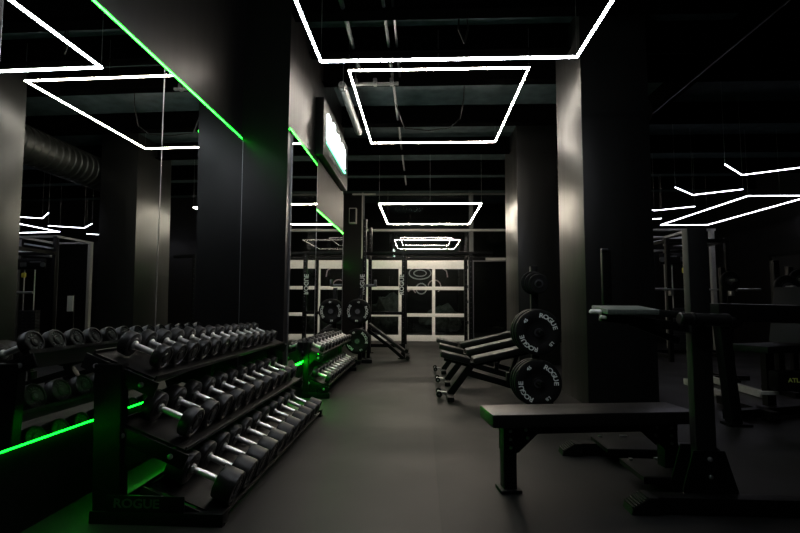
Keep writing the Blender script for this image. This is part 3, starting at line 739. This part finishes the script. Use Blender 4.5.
# weight tree in the side room
def side_tree(x, y, zs, lab, labs):
    r = thing('weight_tree', lab, 'weight tree', (x, y, 0)); off = r.location
    MB().beam((x, y, .03), (x, y, 1.62), .07, .07, .004).build('post', 'powder', r, off=off)
    for z in zs: MB().cyl((x, y-.03, z), (x, y-.30, z), .023, 14).build('peg', 'steel', r, off=off)
    MB().beam((x-.3, y, .03), (x+.3, y, .03), .06, .06).beam((x, y-.25, .03), (x, y+.3, .03), .06, .06).build('base', 'powder', r, off=off)
    for z, l, s in labs:
        o = copy_tree(sp, l, group='plates in the side room'); o.location = (x, y-.20, z-.005); o.scale = (s, 1.6, s)
side_tree(4.40, 7.1, (.92, 1.42), 'black weight tree in the side room just right of the machine post',
          ((1.42, 'plate on the top peg of the side room tree by the machine post', 1.45), (.92, 'plate on the lower peg of the side room tree by the machine post', 1.8)))
side_tree(4.35, 6.0, (1.28,), 'second black weight tree in the side room, before the dark doors',
          ((1.28, 'round plate on the peg before the dark doors', 1.6),))
side_tree(5.2, 6.9, (1.43,), 'rightmost black weight tree in the side room',
          ((1.43, 'round plate on the peg of the rightmost side room tree', 1.5),))
# leg machine with printed bar at the right edge
r = thing('leg_machine', 'black seated leg machine at the right edge with ATLANTIS lettering', 'exercise machine', (3.4, 4.9, 0)); off = r.location
MB().beam((2.78, 4.42, .0), (2.70, 4.42, 1.02), .09, .11, .005).build('front_post', 'powder', r, off=off)
MB().box((2.80, 4.42, .012), (.20, .14, .024), .004).build('foot_plate', 'powder', r, off=off)
MB().beam((2.6, 4.42, 1.0), (3.7, 4.42, .98), .30, .16, .02).build('top_shroud', 'powder', r, off=off)
MB().box((3.45, 4.40, .40), (.66, .12, .17), .02).build('lettered_bar', 'powder', r, off=off)
MB().mesh(text_mesh('ATLANTIS', .052, .001), Matrix.Translation((3.33, 4.338, .41)) @ FACE_CAM @ Matrix.Diagonal((1.05, 1, 1, 1))).build('bar_lettering', 'lime_ink', r, off=off, label='lime ATLANTIS lettering')
MB().beam((3.05, 4.6, .66), (3.75, 4.9, .66), .35, .07, .02).build('seat', 'powder_matt', r, off=off)
MB().beam((3.7, 4.95, .65), (3.9, 5.1, 1.25), .35, .08, .02).build('backrest', 'powder_matt', r, off=off)
MB().beam((3.2, 4.5, .06), (3.2, 5.3, .06), .08, .08).beam((2.8, 4.55, .06), (3.9, 4.95, .06), .08, .08).beam((3.5, 5.0, .06), (3.5, 5.0, .64), .08, .08).build('frame', 'powder', r, off=off)
MB().box((3.12, 4.46, .28), (.16, .04, .03), .004).build('pin', 'grey_post', r, off=off)
# floor rails of a platform further back
for k, (p, q, lab) in enumerate((((3.55, 6.6, .05), (3.40, 5.4, .05), 'pale steel floor rail in the side room, nearer the camera'), ((4.05, 7.3, .05), (3.92, 5.7, .05), 'pale steel floor rail in the side room, beyond the near one'))):
    tag(MB().beam(p, q, .06, .08, .004).build('floor_rail', 'grey_post', loc=(p[0], p[1], 0)), lab, 'rail', 'floor rails in the side room')
# small white notice on the side-room end wall (seen in the mirror)
r = thing('wall_notice', 'small white upright notice on the side room wall, seen in the left mirror', 'notice', (4.35, 10.4, 1.2)); off = r.location
MB().span((4.28, 10.38, 0), (4.42, 10.42, 1.35), .005).build('stand', 'powder', r, off=off)
MB().span((4.28, 10.365, .98), (4.42, 10.378, 1.33), .003).build('paper', 'white_ink', r, off=off)

# ------------------------------------------------------------------ lamps, world, camera
w = bpy.data.worlds.new('World'); S.world = w; w.use_nodes = True
w.node_tree.nodes['Background'].inputs[0].default_value = (.004, .005, .006, 1)
w.node_tree.nodes['Background'].inputs[1].default_value = .15
l = bpy.data.lights.new('outside_fill', 'AREA'); l.energy = 14; l.size = 1.0; l.color = (.8, .95, .85)  # unseen area lamp added to dimly light the rubble outside the door
lo = bpy.data.objects.new('outside_fill', l); COL.objects.link(lo); lo.location = (-.4, 16.0, 4.3)

cam = bpy.data.cameras.new('camera'); co = bpy.data.objects.new('camera', cam); COL.objects.link(co)
cam.sensor_width = 36; cam.lens = 471.65/800*36; cam.clip_start = .05
yaw, pitch, roll = .0454, .0806, .0063
cy, sy, cp, sn = math.cos(yaw), math.sin(yaw), math.cos(pitch), math.sin(pitch)
F = V((-sy*cp, cy*cp, sn)); R0 = V((cy, sy, 0)); U0 = R0.cross(F)
Rr = R0*math.cos(roll)+U0*math.sin(roll); Ur = U0*math.cos(roll)-R0*math.sin(roll)
co.matrix_world = Matrix.Translation((0, 0, 1.05)) @ Matrix((Rr, Ur, -F)).transposed().to_4x4()
S.camera = co
S.view_settings.view_transform = 'Standard'; S.view_settings.look = 'None'
S.view_settings.exposure = -0.1; S.view_settings.gamma = 1; S.view_settings.use_curve_mapping = False
cy_ = S.cycles
cy_.use_denoising = True
cy_.max_bounces = 10; cy_.glossy_bounces = 6; cy_.diffuse_bounces = 4; cy_.transparent_max_bounces = 12
cy_.caustics_reflective = True; cy_.sample_clamp_indirect = 4
cy_.use_light_tree = True
